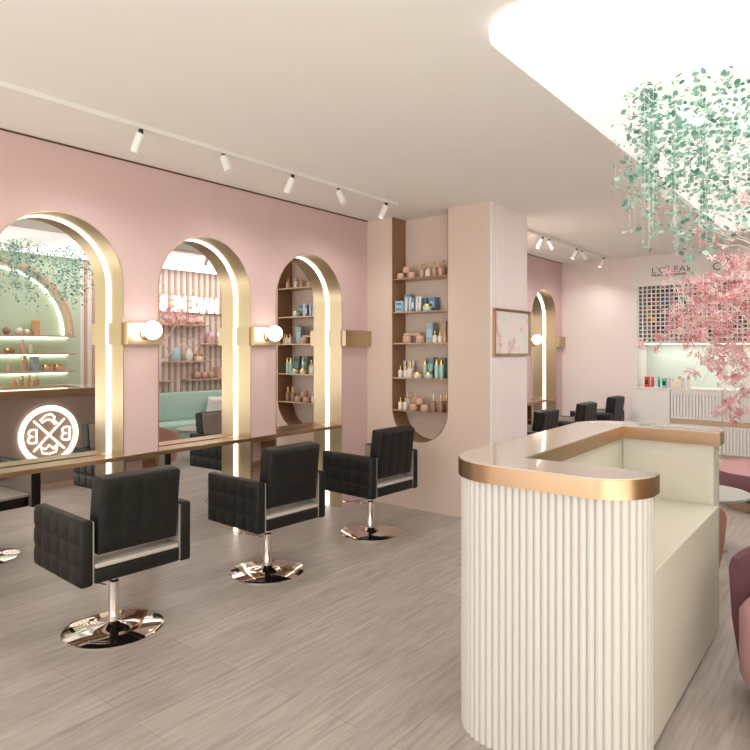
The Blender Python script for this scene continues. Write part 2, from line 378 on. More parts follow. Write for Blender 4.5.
# ---------------------------------------------------------------- salon chairs
def make_chair(label, group):
    t = thing('salon_chair', label, 'chair', (0, 0, 0), 0, group)
    MB().lathe([(0, .05), (.035, .048), (.05, .035), (.15, .022), (.255, .012), (.266, .006), (.266, 0), (0, 0)], n=48).build('base', chrome, t)
    MB().lathe([(0, .04), (.032, .04), (.034, .07), (.03, .08), (.03, .27), (.024, .275), (.018, .28), (.018, .385), (0, .385)], n=20).build('column', chrome, t)
    MB().tube([(0, -.03, .29), (-.05, -.09, .285), (-.14, -.15, .27), (-.2, -.14, .262), (-.19, -.11, .262), (-.12, -.11, .27), (-.02, -.03, .25)], .0045, 6).build('lever', chrome, t)
    MB().box(-.09, .09, -.09, .09, .375, .398, .004, 1).build('seat_plate', blackm, t)
    MB().box(-.25, .285, -.236, .236, .385, .462, .010, 3).build('seat_frame', leather, t)
    MB().box(-.27, .287, -.236, .236, .463, .489, .010, 3).build('seat', seatm, t)
    for s_ in (-1, 1):
        b = MB(); y0, y1 = sorted((s_*.245, s_*.31)); b.box(-.29, .285, y0, y1, .378, .718, .014, 3)
        a = b.build('armrest', leather, t)
        p = MB(); p.puff((-.0025, s_*.309, .548), (1, 0, 0), (0, 0, 1), (0, s_, 0), .555, .325, 5, 3, .010, .016, 8)
        p.build('tufted_panel', leather, a, smooth=60)
        y0, y1 = sorted((s_*.238, s_*.246)); MB().box(-.28, .282, y0, y1, .39, .71, .003, 1).build('arm_lining', greyl, a)
    bk = MB(); bk.box(-.055, .055, -.226, .226, -.195, .21, .02, 4)
    back = bk.build('backrest', leather, t, loc=(.232, .006, .72), rot=(0, math.radians(7), 0))
    p = MB(); p.puff((.054, 0, .0075), (0, 1, 0), (0, 0, 1), (1, 0, 0), .44, .39, 4, 3, .005, .012, 8); p.build('back_panel', leather, back, smooth=60)
    p = MB(); p.puff((-.054, 0, .0075), (0, 1, 0), (0, 0, 1), (-1, 0, 0), .435, .385, 4, 3, .006, .012, 8); p.build('front_panel', greyl, back, smooth=60)
    return reg(t)
G1 = 'black salon chairs facing the big mirrors'
ch = make_chair('black tufted leather salon chair nearest the camera at the left', G1); ch.scale = (1.03, 1.03, 1); ch.location = (-3.43, 1.93, -.0); ch.rotation_euler = (0, 0, math.radians(-3))
ch2 = dup(ch, (-3.435, 3.109, 0), math.radians(-3), 'black tufted salon chair in the middle of the row, in front of the middle mirror', G1)
dup(ch, (-3.45, 4.323, 0), math.radians(-2.5), 'black tufted salon chair nearest the peach wall, on a pinkish reflecting base', G1)
G2 = 'black salon chairs in the far alcove'
dup(ch, (-3.08, 6.64, 0), 0, 'far black salon chair closest to the reeded column', G2)
dup(ch, (-3.06, 7.83, 0), 0, 'far black salon chair, middle of the three behind the counter', G2)
dup(ch, (-3.11, 9.12, 0), 0, 'far black salon chair closest to the white cabinet wall', G2)

# ---------------------------------------------------------------- reception counter
rc = thing('reception_counter', 'U-shaped cream fluted reception counter with brass edged stone top', 'counter', (0, 0, 0))
OUT = [(-1.445, 2.25, .26), (-.622, 2.25, .2), (-.622, 2.50, 0), (-1.158, 2.50, 0), (-1.175, 3.905, 0), (-.66, 3.905, 0), (-.66, 4.145, .12), (-1.47, 4.145, .24)]
MB().prism(roundpoly(OUT, 14), 1.065, 1.136).build('brass_band', brassh, rc, smooth=25)
INN = [(-1.441, 2.254, .256), (-.626, 2.254, .196), (-.626, 2.496, 0), (-1.162, 2.496, 0), (-1.179, 3.909, 0), (-.664, 3.909, 0), (-.664, 4.141, .116), (-1.465, 4.14, .235)]
MB().prism(roundpoly(INN, 14), 1.136, 1.140).build('stone_top', stone, rc, smooth=25)
op = roundpoly([(-1.425, 2.60, 0), (-1.405, 2.29, .2), (-.645, 2.29, .14), (-.645, 2.47, 0)], 14)
o_, i_ = reed_path(op, .0295, .0125, back=.02, side=-1)
if (Vector(o_[40])-Vector((-1.05, 2.4))).length < (Vector(i_[40])-Vector((-1.05, 2.4))).length: o_, i_ = reed_path(op, .0295, .0125, back=.02, side=1)
MB().ribbon(o_, i_, 0, 1.065).build('fluted_front', reedm, rc, smooth=50)
lp = MB().box(-1.43, -1.40, 2.60, 4.0, .0, 1.065).build('side_panel', taupe, rc); lp['label'] = 'taupe panel carrying the neon emblem'
MB().box(-1.436, -1.43, 2.60, 4.0, 0, .07).build('plinth', wood, rc)
b = MB(); op2 = roundpoly([(-1.43, 4.0, 0), (-1.43, 4.11, .1), (-.70, 4.11, .0)], 8)
MB().ribbon(op2, [(min(max(p[0], -1.405), -.70), min(p[1], 4.085)) for p in op2], 0, 1.065).build('rear_panel', reedm, rc)
ib = MB(); ib.box(-1.39, -.665, 2.455, 2.475, .0, 1.065); ib.box(-1.215, -1.195, 2.475, 3.951, 0, 1.065); ib.box(-1.195, -.70, 3.95, 4.084, 0, 1.065, .004, 1)
ib.build('inner_panels', cream, rc, smooth=20)
MB().box(-1.194, -.675, 2.476, 3.949, .70, .725, .003, 1).build('worktop', cream, rc)
MB().box(-1.19, -.685, 2.48, 3.945, .02, .699).build('drawer_front', cream, rc)
# neon emblem hangs on the taupe side of the counter
ne = thing('neon_emblem', 'round white neon emblem with crossed bars and two letters B, seen in the nearest mirror', 'neon sign', (-1.452, 3.36, .625), 0)
def npath(nm, pts, r=.0075, closed=False, lab=None):   # pts (a, z) where a runs to the reader's right (= -y)
    p = [(0, -a, z) for a, z in pts]
    if closed: p.append(p[0]); p.append(p[1])
    return MB().tube(p, r, 8).build(nm, neon, ne)
for rr in (.322, .288): npath('ring', [(rr*math.cos(2*PI*k/48), rr*math.sin(2*PI*k/48)) for k in range(48)], .0125, True)
npath('crossed_bar', [(-.17, -.17), (.17, .17)], .0115); npath('crossed_bar', [(-.17, .17), (.17, -.17)], .0115)
def letterB(cx, cz, w, h):
    p = [(0, -.5), (0, .5), (.5, .5), (.75, .45), (.88, .36), (.92, .25), (.86, .12), (.7, .03), (.35, 0), (.72, -.03), (.92, -.12), (1, -.26), (.94, -.38), (.78, -.47), (.5, -.5), (0, -.5)]
    npath('letter_b', [(cx+(a-.5)*w, cz+z*h) for a, z in p], .010)
letterB(-.185, 0, .09, .15); letterB(.185, 0, .09, .15)
npath('hair_dryer', [(-.085, .13), (-.05, .165), (-.06, .2), (-.02, .235), (.04, .225), (.1, .17), (.08, .145), (.03, .175), (-.02, .17), (-.06, .12), (-.085, .13)], .010)
npath('crown', [(-.09, -.12), (-.075, -.2), (0, -.215), (.075, -.2), (.09, -.12), (.045, -.16), (0, -.115), (-.045, -.16), (-.09, -.12)], .010)
# ---------------------------------------------------------------- framed picture
t = thing('framed_picture', 'brass framed pale pink and mint abstract picture on the reeded column side', 'picture', (-2.756, 5.633, 1.757))
b = MB()
for (y0, y1, z0, z1) in ((-.385, .385, .2, .222), (-.385, .385, -.222, -.2), (-.385, -.363, -.2, .2), (.363, .385, -.2, .2)): b.box(.002, .03, y0, y1, z0, z1, .002, 1)
b.build('frame', brassh, t)
pm = bpy.data.materials.new('abstract_wash'); pm.use_nodes = True; nt = pm.node_tree
tc = nt.nodes.new('ShaderNodeTexCoord'); n = nt.nodes.new('ShaderNodeTexNoise'); n.inputs['Scale'].default_value = 3.2; n.inputs['Detail'].default_value = 5; n.inputs['Distortion'].default_value = 1.5
cr = nt.nodes.new('ShaderNodeValToRGB'); e = cr.color_ramp.elements; e[0].position = .3; e[0].color = lin((218, 230, 224)); e[1].position = .75; e[1].color = lin((240, 224, 226))
for ps, c in ((.36, (234, 232, 230)), (.55, (240, 228, 228)), (.63, (222, 172, 182)), (.66, (240, 226, 226))): q = e.new(ps); q.color = lin(c)
nt.links.new(tc.outputs['Object'], n.inputs['Vector']); nt.links.new(n.outputs['Fac'], cr.inputs['Fac']); nt.links.new(cr.outputs['Color'], nt.nodes['Principled BSDF'].inputs['Base Color'])
nt.nodes['Principled BSDF'].inputs['Roughness'].default_value = .3
MB().box(.003, .012, -.363, .363, -.2, .2).build('artwork', pm, t)

# ---------------------------------------------------------------- niche shelves and products
NSZ = [2.319, 1.98, 1.662, 1.312, .983]
SN = ['top niche shelf', 'second niche shelf from the top', 'middle niche shelf', 'fourth niche shelf from the top', 'lowest niche shelf']
for z, nme in zip(NSZ, SN):
    tag(MB().box(nx0+.008, nx1-.008, YP+.004, YP+nd-.002, z-.014, z).build('niche_shelf', brassh), 'thin wooden brown board forming the '+nme, 'shelf', 'niche shelves')
gold = mat('gold_cap', (214, 178, 112), .25, 1.0, noise=.01)
PC = {'white': (226, 218, 208), 'tan': (196, 166, 142), 'brown': (150, 118, 98), 'mint': (176, 212, 204), 'teal': (124, 158, 162), 'blue': (92, 132, 164), 'pale blue': (160, 198, 208), 'grey blue': (150, 172, 178),
      'red': (216, 52, 50), 'deep teal': (20, 160, 150), 'green': (110, 190, 165), 'pink': (216, 178, 196), 'cream': (236, 224, 196), 'black': (40, 38, 42), 'card': (200, 172, 138), 'lilac': (208, 206, 214), 'blond wood': (208, 160, 112), 'rose': (214, 168, 156)}
def pm_(c): return mat('product_'+c.replace(' ', '_'), PC[c], .4, noise=.02)
PROTO = {}
def product(kind, c, w, h, loc, label, group, cap='gold', rz=0):
    key = (kind, c, round(w, 3), round(h, 3), cap)
    if key in PROTO: return dup(PROTO[key], loc, rz, label, group)
    cm = gold if cap == 'gold' else pm_(cap)
    names = {'pump': ('pump_bottle', 'bottle'), 'bottle': ('tall_bottle', 'bottle'), 'jar': ('cream_jar', 'jar'), 'box': ('product_box', 'box'), 'tube': ('cream_tube', 'tube'), 'ball': ('decorative_ball', 'ornament'), 'vase': ('small_vase', 'vase')}
    t = thing(names[kind][0], label, names[kind][1], loc, rz, group); r = w/2
    if kind == 'pump':
        hb = h*.66; MB().lathe([(0, 0), (r*.95, 0), (r, .004), (r, hb*.82), (r*.8, hb*.93), (r*.35, hb), (0, hb)], n=16).build('body', pm_(c), t)
        MB().lathe([(0, hb), (r*.38, hb), (r*.38, hb+h*.1), (r*.2, hb+h*.11), (r*.2, h*.86), (r*.32, h*.87), (r*.3, h), (0, h)], n=12).build('pump', cm, t)
    elif kind == 'bottle':
        hb = h*.72; MB().lathe([(0, 0), (r*.95, 0), (r, .004), (r, hb-.004), (r*.9, hb), (0, hb)], n=16).build('body', pm_(c), t)
        MB().lathe([(0, hb), (r*.82, hb), (r*.82, h-.003), (r*.75, h), (0, h)], n=16).build('cap', cm, t)
    elif kind == 'jar':
        hb = h*.6; MB().lathe([(0, 0), (r*.88, 0), (r, hb*.3), (r, hb*.9), (r*.93, hb), (0, hb)], n=20).build('body', pm_(c), t)
        MB().lathe([(0, hb), (r*.93, hb), (r*.93, h-.004), (r*.86, h), (0, h)], n=20).build('lid', cm, t)
    elif kind == 'tube':
        b = MB(); v = []
        for z, a, d in ((h*.16, r, r), (h*.5, r, r*.8), (h, r, .002)): v.append([b.bm.verts.new((a*math.cos(2*PI*k/14), d*math.sin(2*PI*k/14), z)) for k in range(14)])
        for A, B in zip(v, v[1:]):
            for k in range(14): b.bm.faces.new((A[k], A[(k+1) % 14], B[(k+1) % 14], B[k]))
        b.bm.faces.new(v[0][::-1]); b.bm.faces.new(v[-1]); b.build('body', pm_(c), t)
        MB().lathe([(0, 0), (r*.8, 0), (r*.8, h*.16), (0, h*.16)], n=14).build('cap', cm, t)
    elif kind == 'box':
        MB().box(-r, r, -min(r, .04), min(r, .04), 0, h, .0015, 1).build('carton', pm_(c), t)
        MB().box(-r*.7, r*.7, -min(r, .04)-.0008, -min(r, .04)+.0002, h*.25, h*.7).build('printed_label', cm if cap != 'gold' else pm_('white'), t)
    elif kind == 'ball':
        MB().lathe([(r*math.sin(PI*k/12), r-r*math.cos(PI*k/12)) for k in range(13)], n=18).build('ball', pm_(c), t)
        MB().lathe([(0, 2*r-.002), (r*.12, 2*r-.002), (r*.08, 2*r+.01), (0, 2*r+.01)], n=8).build('stem', cm, t)
    elif kind == 'vase':
        MB().lathe([(0, 0), (r*.6, 0), (r, h*.35), (r*.85, h*.6), (r*.35, h*.85), (r*.45, h), (r*.38, h), (r*.28, h*.85), (0, h*.82)], n=18).build('body', pm_(c), t)
        MB().lathe([(r*.46, h-.006), (r*.5, h-.003), (r*.46, h), (r*.4, h-.003), (r*.46, h-.006)], n=18).build('rim', cm, t)
    reg(t); PROTO[key] = t; return t
def nxu(u, yy):      # where the sight line of photo column u meets the shelf depth yy
    k = (u-375)/633.0; a = math.radians(38.2); return (-math.sin(a)+k*math.cos(a))*yy/(math.cos(a)+k*math.sin(a))
def row(si, items):
    z = NSZ[si]; n = len(items)
    for it in items:
        kind, c, w, h, u, dy, lab = it[:7]; cap = it[7] if len(it) > 7 else 'gold'; dz = it[8] if len(it) > 8 else 0
        yy = YP+min(dy, .18); x = nxu(u, yy); x = min(max(x, nx0+w/2+.012), nx1-w/2-.012)
        product(kind, c, w, h, (x, yy, z+dz), lab+' on the '+SN[si], 'products on the niche shelves', cap)
row(0, [('jar', 'tan', .088, .058, 401, .07, 'lower left pinkish jar of the small pile', 'rose'), ('jar', 'tan', .088, .058, 412, .07, 'lower right pinkish jar of the small pile', 'rose'), ('jar', 'tan', .088, .058, 407, .07, 'pinkish jar topping the small pile', 'rose', .0585),
        ('pump', 'tan', .05, .125, 422, .06, 'tan pump bottle just left of the white one'), ('pump', 'rose', .05, .155, 424.5, .17, 'rose pump bottle behind the white one'), ('pump', 'white', .055, .115, 428, .05, 'only white pump bottle'),
        ('pump', 'tan', .052, .15, 434.5, .09, 'tan pump bottle right of the white one'), ('pump', 'rose', .052, .125, 441, .06, 'rose pump bottle near the right end'), ('pump', 'tan', .055, .165, 444, .17, 'tallest tan pump bottle at the right end')])
row(1, [('box', 'pale blue', .09, .055, 401, .06, 'lower pale blue carton of a pair', 'blue'), ('box', 'pale blue', .09, .055, 401, .06, 'upper pale blue carton of a pair', 'blue', .0555), ('box', 'black', .05, .09, 400, .17, 'dark carton behind the stacked pale blue pair', 'black'),
        ('box', 'teal', .075, .185, 409, .19, 'tall teal carton behind the slim tubes', 'pale blue'), ('tube', 'lilac', .034, .15, 406.5, .06, 'leftmost slim lilac tube', 'white'), ('tube', 'lilac', .034, .15, 410.2, .06, 'second slim lilac tube from the left', 'white'),
        ('box', 'blue', .034, .13, 413.5, .05, 'slim blue carton standing between the lilac tubes', 'white'), ('tube', 'lilac', .034, .15, 417, .06, 'third slim lilac tube from the left', 'white'), ('tube', 'white', .034, .15, 420, .07, 'white tube right of the lilac tubes', 'white'),
        ('box', 'blue', .075, .135, 425.5, .17, 'left broad blue carton behind the mint jar', 'teal'), ('box', 'blue', .08, .14, 434, .16, 'right broad blue carton behind the mint jar', 'pale blue'), ('jar', 'mint', .095, .07, 427.5, .05, 'mint jar with a gold lid')])
row(2, [('jar', 'tan', .105, .075, 407.5, .08, 'left low tan jar under the flat carton', 'rose'), ('jar', 'tan', .1, .075, 420.5, .08, 'right low tan jar under the flat carton', 'rose'), ('box', 'card', .2, .022, 413.8, .09, 'flat card carton lying across two jars', 'tan', .0755),
        ('box', 'grey blue', .08, .2, 431.5, .12, 'tall grey blue carton', 'pale blue'), ('pump', 'white', .048, .115, 435, .04, 'left small white pump bottle'), ('pump', 'white', .048, .115, 440, .04, 'right small white pump bottle'),
        ('box', 'card', .06, .215, 444.5, .18, 'tall card carton at the right end', 'tan'), ('pump', 'tan', .045, .115, 445, .05, 'tan pump bottle in front of the tall card carton')])
row(3, [('pump', 'white', .05, .115, 400.5, .05, 'leftmost white pump bottle'), ('pump', 'white', .05, .115, 405.8, .05, 'second white pump bottle from the left'), ('tube', 'white', .034, .17, 404.5, .18, 'left tall white tube behind the bottles', 'white'), ('tube', 'white', .034, .17, 409, .18, 'middle tall white tube behind the bottles', 'white'),
        ('tube', 'white', .034, .17, 413, .18, 'right tall white tube behind the bottles', 'white'), ('pump', 'white', .062, .16, 410.3, .07, 'larger white pump bottle'), ('jar', 'white', .09, .06, 417.8, .05, 'white jar with a gold lid'), ('bottle', 'mint', .042, .18, 425.2, .1, 'lone mint bottle with gold cap'),
        ('box', 'teal', .09, .2, 431.5, .21, 'left teal carton at the back', 'mint'), ('box', 'teal', .09, .2, 443, .21, 'right teal carton at the back', 'mint'), ('pump', 'brown', .042, .085, 432.5, .13, 'little dark amber bottle', 'black'), ('jar', 'mint', .088, .06, 428.7, .05, 'mint jar with a gold lid'),
        ('bottle', 'mint', .044, .185, 436.8, .06, 'left of the twin gold-capped mint bottles'), ('bottle', 'mint', .044, .185, 441.6, .06, 'right of the twin gold-capped mint bottles')])
row(4, [('pump', 'white', .05, .12, 400.5, .05, 'leftmost white pump bottle'), ('pump', 'white', .05, .12, 405.3, .05, 'white pump bottle second from the left'), ('box', 'card', .14, .1, 414, .22, 'wide card carton at the back', 'tan'), ('pump', 'white', .05, .17, 408, .13, 'taller white pump bottle in front of the card carton'),
        ('pump', 'white', .046, .17, 415.2, .17, 'taller white pump bottle behind the jar pile'), ('jar', 'tan', .095, .062, 413.5, .05, 'lower left tan jar of the pile', 'rose'), ('jar', 'tan', .095, .062, 425, .05, 'lower right tan jar of the pile', 'rose'), ('jar', 'tan', .095, .062, 419.8, .07, 'tan jar topping the pile', 'rose', .0625),
        ('pump', 'brown', .06, .165, 433.5, .06, 'left brown pump bottle'), ('pump', 'brown', .06, .165, 441, .06, 'middle brown pump bottle'), ('pump', 'brown', .06, .165, 446.5, .14, 'right brown pump bottle')])

# ---------------------------------------------------------------- ceiling tracks and spotlights
def track(x, y0, y1, label): return tag(MB().box(x-.018, x+.018, y0, y1, ZC-.03, ZC, .002, 1).build('lighting_track', fixt), label, 'track', 'ceiling lighting tracks')
track(-3.475, .3, 4.76, 'long white lighting track on the ceiling in front of the big mirrors')
track(-3.08, 6.25, 9.35, 'white lighting track on the ceiling of the far alcove')
track(-1.36, 4.95, 7.6, 'white lighting track by the ceiling above the seating, behind the hanging leaves')
spot_p = {}
def spot(x, y, lit, tilt, label, rz=0):
    key = (lit, tilt)
    if key in spot_p: return dup(spot_p[key], (x, y, ZC-.03), rz, label, 'track spotlights')
    t = thing('track_spotlight', label, 'spotlight', (x, y, ZC-.03), rz, 'track spotlights')
    MB().lathe([(0, 0), (.014, 0), (.014, -.028), (0, -.028)], n=12).build('mount', blackm, t)
    M = Matrix.Rotation(math.radians(tilt), 4, 'Y')
    b = MB(); b.lathe([(0, .0), (.027, .0), (.027, -.12), (.021, -.12), (.021, -.112), (0, -.112)], n=20)
    bmesh.ops.transform(b.bm, matrix=Matrix.Translation((0, 0, -.024)) @ M, verts=b.bm.verts); br_ = b.build('barrel', fixt, t)
    b = MB(); b.lathe([(0, -.1125), (.02, -.1125), (.02, -.119), (0, -.119)], n=16); bmesh.ops.transform(b.bm, matrix=Matrix.Translation((0, 0, -.024)) @ M, verts=b.bm.verts)
    b.build('lens', bulb if lit else fixt, t); spot_p[key] = reg(t); return t
SPL = [(-3.475, 2.13, 1, 25, 'lit white spotlight cut by the top left edge', .3), (-3.475, 2.75, 0, -28, 'first unlit spotlight from the left on the long track', 0), (-3.475, 3.40, 1, 25, 'lit spotlight halfway along the long track', .3),
       (-3.475, 3.93, 0, -28, 'unlit spotlight right of the lit middle one on the long track', 0), (-3.475, 4.58, 1, 25, 'lit spotlight at the far end of the long track', .3), (-3.08, 7.12, 1, 25, 'lit spotlight nearest the column on the alcove track', .3), (-3.08, 7.32, 0, -28, 'unlit spotlight near the column on the alcove track', 0),
       (-3.08, 8.22, 1, 25, 'lit spotlight in the middle of the alcove track', .3), (-3.08, 8.44, 0, -28, 'unlit spotlight in the middle of the alcove track', 0), (-3.08, 9.27, 1, 25, 'lit spotlight at the far end of the alcove track', .3),
       (-1.36, 5.6, 0, -28, 'unlit spotlight nearest the leaves on the short middle track', 0), (-1.36, 6.9, 0, -28, 'unlit spotlight at the far end of the short middle track', 0)]
for a in SPL:
    h = spot(*a)
    if a[2]:                                   # the lamp's own light
        l = bpy.data.lights.new('spotlight_beam', 'SPOT'); l.energy = 17; l.spot_size = math.radians(150); l.spot_blend = 1; l.shadow_soft_size = .02; l.color = (1, .97, .93)
        o = bpy.data.objects.new('spotlight_beam', l); COL.objects.link(o); o.parent = h; o.location = (-.062, 0, -.15); o.rotation_euler = (0, math.radians(12), 0)


# ---------------------------------------------------------------- white colour-wall unit at the end
UY = 9.66
struct(MB().box(-2.80, .44, UY, YE+.1, 2.525, ZC-.001).build('wall_fascia', whitew), 'white fascia above the swatch grid')
struct(MB().box(-2.80, -2.712, UY, 10.2, 1.045, 2.525).build('trim_6', whitew), 'white side cheek of the lit recess')
struct(MB().box(-2.711, .44, 9.75, 10.2, 1.701, 2.525).build('wall_far', whitew), 'white wall carrying the swatch grid')
struct(MB().box(-2.711, .44, 9.70, 9.95, 1.682, 1.70).build('trim_7', whitew), 'white lintel of the lit recess')
struct(MB().box(-2.80, .44, UY+.004, 10.2, 1.02, 1.045).build('trim_8', whitew), 'white ledge of the lit recess')
struct(MB().box(-2.71, .44, 10.16, 10.2, 1.045, 1.70).build('wall_far_niche', mat('pale_mint', (204, 216, 206), .7, noise=.02)), 'mint back of the lit recess')
tag(MB().box(-2.70, .43, 9.96, 9.99, 1.665, 1.68).build('recess_light_strip', led), 'glowing light strip above the mint recess', 'lamp')
wl = area('recess_light', (-1.2, 9.98, 1.655), (0, 0, 0), 2.8, .03, 5)
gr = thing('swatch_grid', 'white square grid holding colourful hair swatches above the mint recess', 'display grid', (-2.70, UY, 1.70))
b = MB(); NXC, NZC, CP = 50, 14, .0605
for i in range(NXC+1): b.box(i*CP-.0078, i*CP+.0078, .0, .03, 0, NZC*CP*.965)
for j in range(NZC+1): b.box(-.0055, NXC*CP, .001, .031, j*CP*.965-.0078, j*CP*.965+.0078)
b.build('lattice', whitew, gr, smooth=0)
sw = [(226, 220, 214), (70, 52, 40), (104, 72, 50), (150, 100, 62), (196, 140, 96), (214, 156, 50), (44, 42, 46), (44, 70, 110), (60, 104, 150), (20, 120, 130), (30, 180, 160), (96, 52, 66), (120, 90, 70), (198, 190, 60), (60, 60, 66)]
sm = [mat('swatch_%d' % i, c, .6, noise=.05) for i, c in enumerate(sw)]; b = MB(); rnd = random.Random(3); nsw = 0
for i in range(NXC):
    for j in range(NZC):
        e = 0 if i < 2 or (i == 2 and not 4 < j < 12) or j < 2 or j > 12 else rnd.choice([1, 1, 2, 2, 3, 6, 6, 12, 14] if (i % 19) < 5 else ([7, 7, 8, 8, 6, 11, 14, 9] if (i % 19) < 9 else ([9, 10, 9, 13, 7, 14] if (i % 19) < 12 else [3, 1, 6, 11, 12, 5, 14])))
        if i == 2 and 6 <= j <= 8: e = 5
        if i == 3 and j == 5: e = 5
        if rnd.random() < .06: e = 0
        if e == 0: continue
        cell = (i*CP+.008, (i+1)*CP-.008, .008, .069, j*CP*.965+.008, (j+1)*CP*.965-.008)
        if nsw < 100: MB().box(*cell).build('hair_swatch', sm[e], gr, smooth=0)
        else: b.box(*cell, mi=e)
        nsw += 1
o = b.build('hair_swatches', sm, gr, smooth=0); o['kind'] = 'stuff'
MB().box(-.005, NXC*CP, .07, .08, 0, NZC*CP*.965).build('backing', mat('cell_shade_grey', (150, 142, 136), .9, noise=.04), gr)  # shade of the empty cells is put into the grey of the backing
signm = mat('dark_lettering', (70, 62, 58), .5, noise=.01)
t = thing('sign_lettering', 'thin dark brand lettering with small bold second line on the white fascia', 'sign', (-2.52, UY, 2.69))
text_mesh('main_line', "L'OREAL", .118, signm, t, (.0, -.004, .0), (PI/2, 0, 0), .003, -.0012, sx=1.2)
text_mesh('second_line', 'PROFESSIONNEL', .047, signm, t, (.005, -.004, -.048), (PI/2, 0, 0), .003, .0012, 1.25, sx=1.12)
t2 = thing('round_sign_lettering', 'thin round letters behind pink blossom on the white fascia', 'sign', (-1.73, UY, 2.675))
text_mesh('letters', 'C O', .15, signm, t2, (0, -.004, 0), (PI/2, 0, 0), .003, -.001)
# base cabinets
t = thing('base_cabinet', 'plain white base cabinet left of the ribbed drawers', 'cabinet', (-2.53, UY, 0))
MB().box(-.265, .262, .02, .45, .0, 1.018).build('carcass', whitew, t); MB().box(-.262, .258, .0, .018, .08, 1.005, .003, 1).build('door', whitew, t)
def drawers(xc, label):
    t = thing('drawer_unit', label, 'cabinet', (xc, UY, 0), 0, 'ribbed white drawer units'); w = .328
    MB().box(-w, w, .02, .45, .0, 1.018).build('carcass', whitew, t)
    for z0, z1 in ((.62, .985), (.17, .545)):
        d_ = MB().box(-w+.004, w-.004, .014, .02, z0, z1); q = -w+.012
        while q < w-.03: d_.box(q, q+.026, -.008, .0145, z0+.02, z1-.02); q += .0405
        d_.box(-w+.004, w-.004, -.008, .02, z0, z0+.02); d_.box(-w+.004, w-.004, -.008, .02, z1-.02, z1)
        d_.build('drawer', whitew, t, smooth=50)
    for z in (.548, .12):
        MB().box(-w, w, -.006, .018, z, z+.068 if z > .2 else z+.03).build('handle_strip', wood, t)
    return t
for i, lb in enumerate(['ribbed white drawer unit nearest the plain cabinet', 'ribbed white drawer unit behind the end of the counter', 'ribbed white drawer unit third from the plain cabinet, past the right edge', 'ribbed white drawer unit in the corner by the slats']): drawers(-1.936+i*.658, lb)
# products in the recess
gg = 'hair products on the white cabinet ledge'
for kind, c, w, h, u, lab, cap in [('box', 'red', .062, .15, 647.3, 'red carton with a dark round mark, leftmost on the white ledge', 'black'), ('bottle', 'red', .042, .15, 652.7, 'red bottle beside the red carton on the white ledge', 'red'), ('bottle', 'deep teal', .036, .15, 659, 'slim teal bottle on the white ledge', 'green'), ('box', 'green', .062, .135, 664.5, 'green carton with a dark round mark on the white ledge', 'black'),
                                   ('tube', 'pink', .035, .14, 669.5, 'pink and white tube just right of the green carton', 'pink'), ('pump', 'cream', .045, .13, 673, 'small cream pump bottle right of the pink tube', 'card'), ('pump', 'cream', .03, .09, 676.8, 'smallest cream bottle on the white ledge', 'card'), ('bottle', 'cream', .05, .17, 679.3, 'taller white bottle with a beige cap, left one', 'card'), ('bottle', 'lilac', .045, .145, 683, 'white bottle with a lilac cap on the white ledge', 'pink'), ('bottle', 'white', .05, .17, 688.6, 'taller white bottle with a beige cap, rightmost on the ledge', 'card')]:
    product(kind, c, w, h, (nxu(u, 9.76), 9.76, 1.0455), lab, gg, cap)

# ---------------------------------------------------------------- opposite side, seen in the mirrors
AY, AZ, AR = 3.5, 1.8, .9
a = thing('arched_shelf', 'lit mint arched display shelf behind the counter, reflected in the nearest mirror', 'shelf unit', (XR, AY, 0))
def arc(r0, r1, x0, x1, nm, m):
    p = [((r0*math.cos(PI*k/40), AZ+r0*math.sin(PI*k/40)), (r1*math.cos(PI*k/40), AZ+r1*math.sin(PI*k/40))) for k in range(41)]; return MB().sweepband(p, x0, x1).build(nm, m, a)
arc(1.02, .985, -.14, -.001, 'arch_frame', wood); arc(.925, .895, -.04, -.02, 'light_arc', led)
for z in (1.795, 1.544, 1.293):
    s_ = MB().box(-.2, -.001, -1.02, 1.02, z-.026, z, .002, 1).build('shelf_board', wood, a)
    MB().box(-.03, -.012, -.98, .98, z-.034, z-.027).build('shelf_light', shelfled, s_)
tag(MB().box(XR-.2, XR-.001, 2.3, 4.6, 1.04, 1.09, .003, 1).box(XR-.19, XR-.001, 2.32, 4.58, 0, 1.04).build('back_bar', wood), 'wooden back bar under the lit mint shelves, reflected in the nearest mirror', 'counter')
gsh = 'ornaments on the lit mint shelves'
it = [(1.795, 3.62, 'ball', 'brown', .1, .1, 'brown ball'), (1.795, 3.78, 'ball', 'white', .1, .1, 'white ball'), (1.795, 3.88, 'ball', 'cream', .08, .08, 'cream ball'), (1.795, 4.0, 'box', 'blond wood', .09, .2, 'blond box'),
      (1.544, 3.66, 'jar', 'brown', .13, .07, 'brown jar'), (1.544, 3.83, 'vase', 'rose', .07, .18, 'rose vase'), (1.544, 3.93, 'vase', 'white', .06, .14, 'white vase'),
      (1.293, 3.66, 'vase', 'tan', .07, .11, 'tan vase'), (1.293, 3.84, 'bottle', 'tan', .09, .22, 'tall tan bottle'), (1.293, 3.98, 'box', 'grey blue', .1, .2, 'grey box'), (1.293, 4.16, 'jar', 'tan', .15, .09, 'tan jar'), (1.293, 4.31, 'jar', 'rose', .13, .09, 'rose jar'),
      (1.0905, 3.72, 'pump', 'blond wood', .08, .1, 'low wooden pump'), (1.0905, 3.82, 'bottle', 'blond wood', .04, .14, 'first wooden bottle'), (1.0905, 3.91, 'bottle', 'blond wood', .04, .15, 'second wooden bottle'), (1.0905, 4.01, 'pump', 'blond wood', .08, .14, 'tall wooden pump')]
nms = {1.795: 'upper lit mint shelf', 1.544: 'middle lit mint shelf', 1.293: 'lower lit mint shelf', 1.0905: 'wooden back bar'}
for z, y, kind, c, w, h, lb in it: product(kind, c, w, h, (XR-.1, y, z), lb+' on the '+nms[z], gsh, 'gold' if kind != 'box' else 'card')
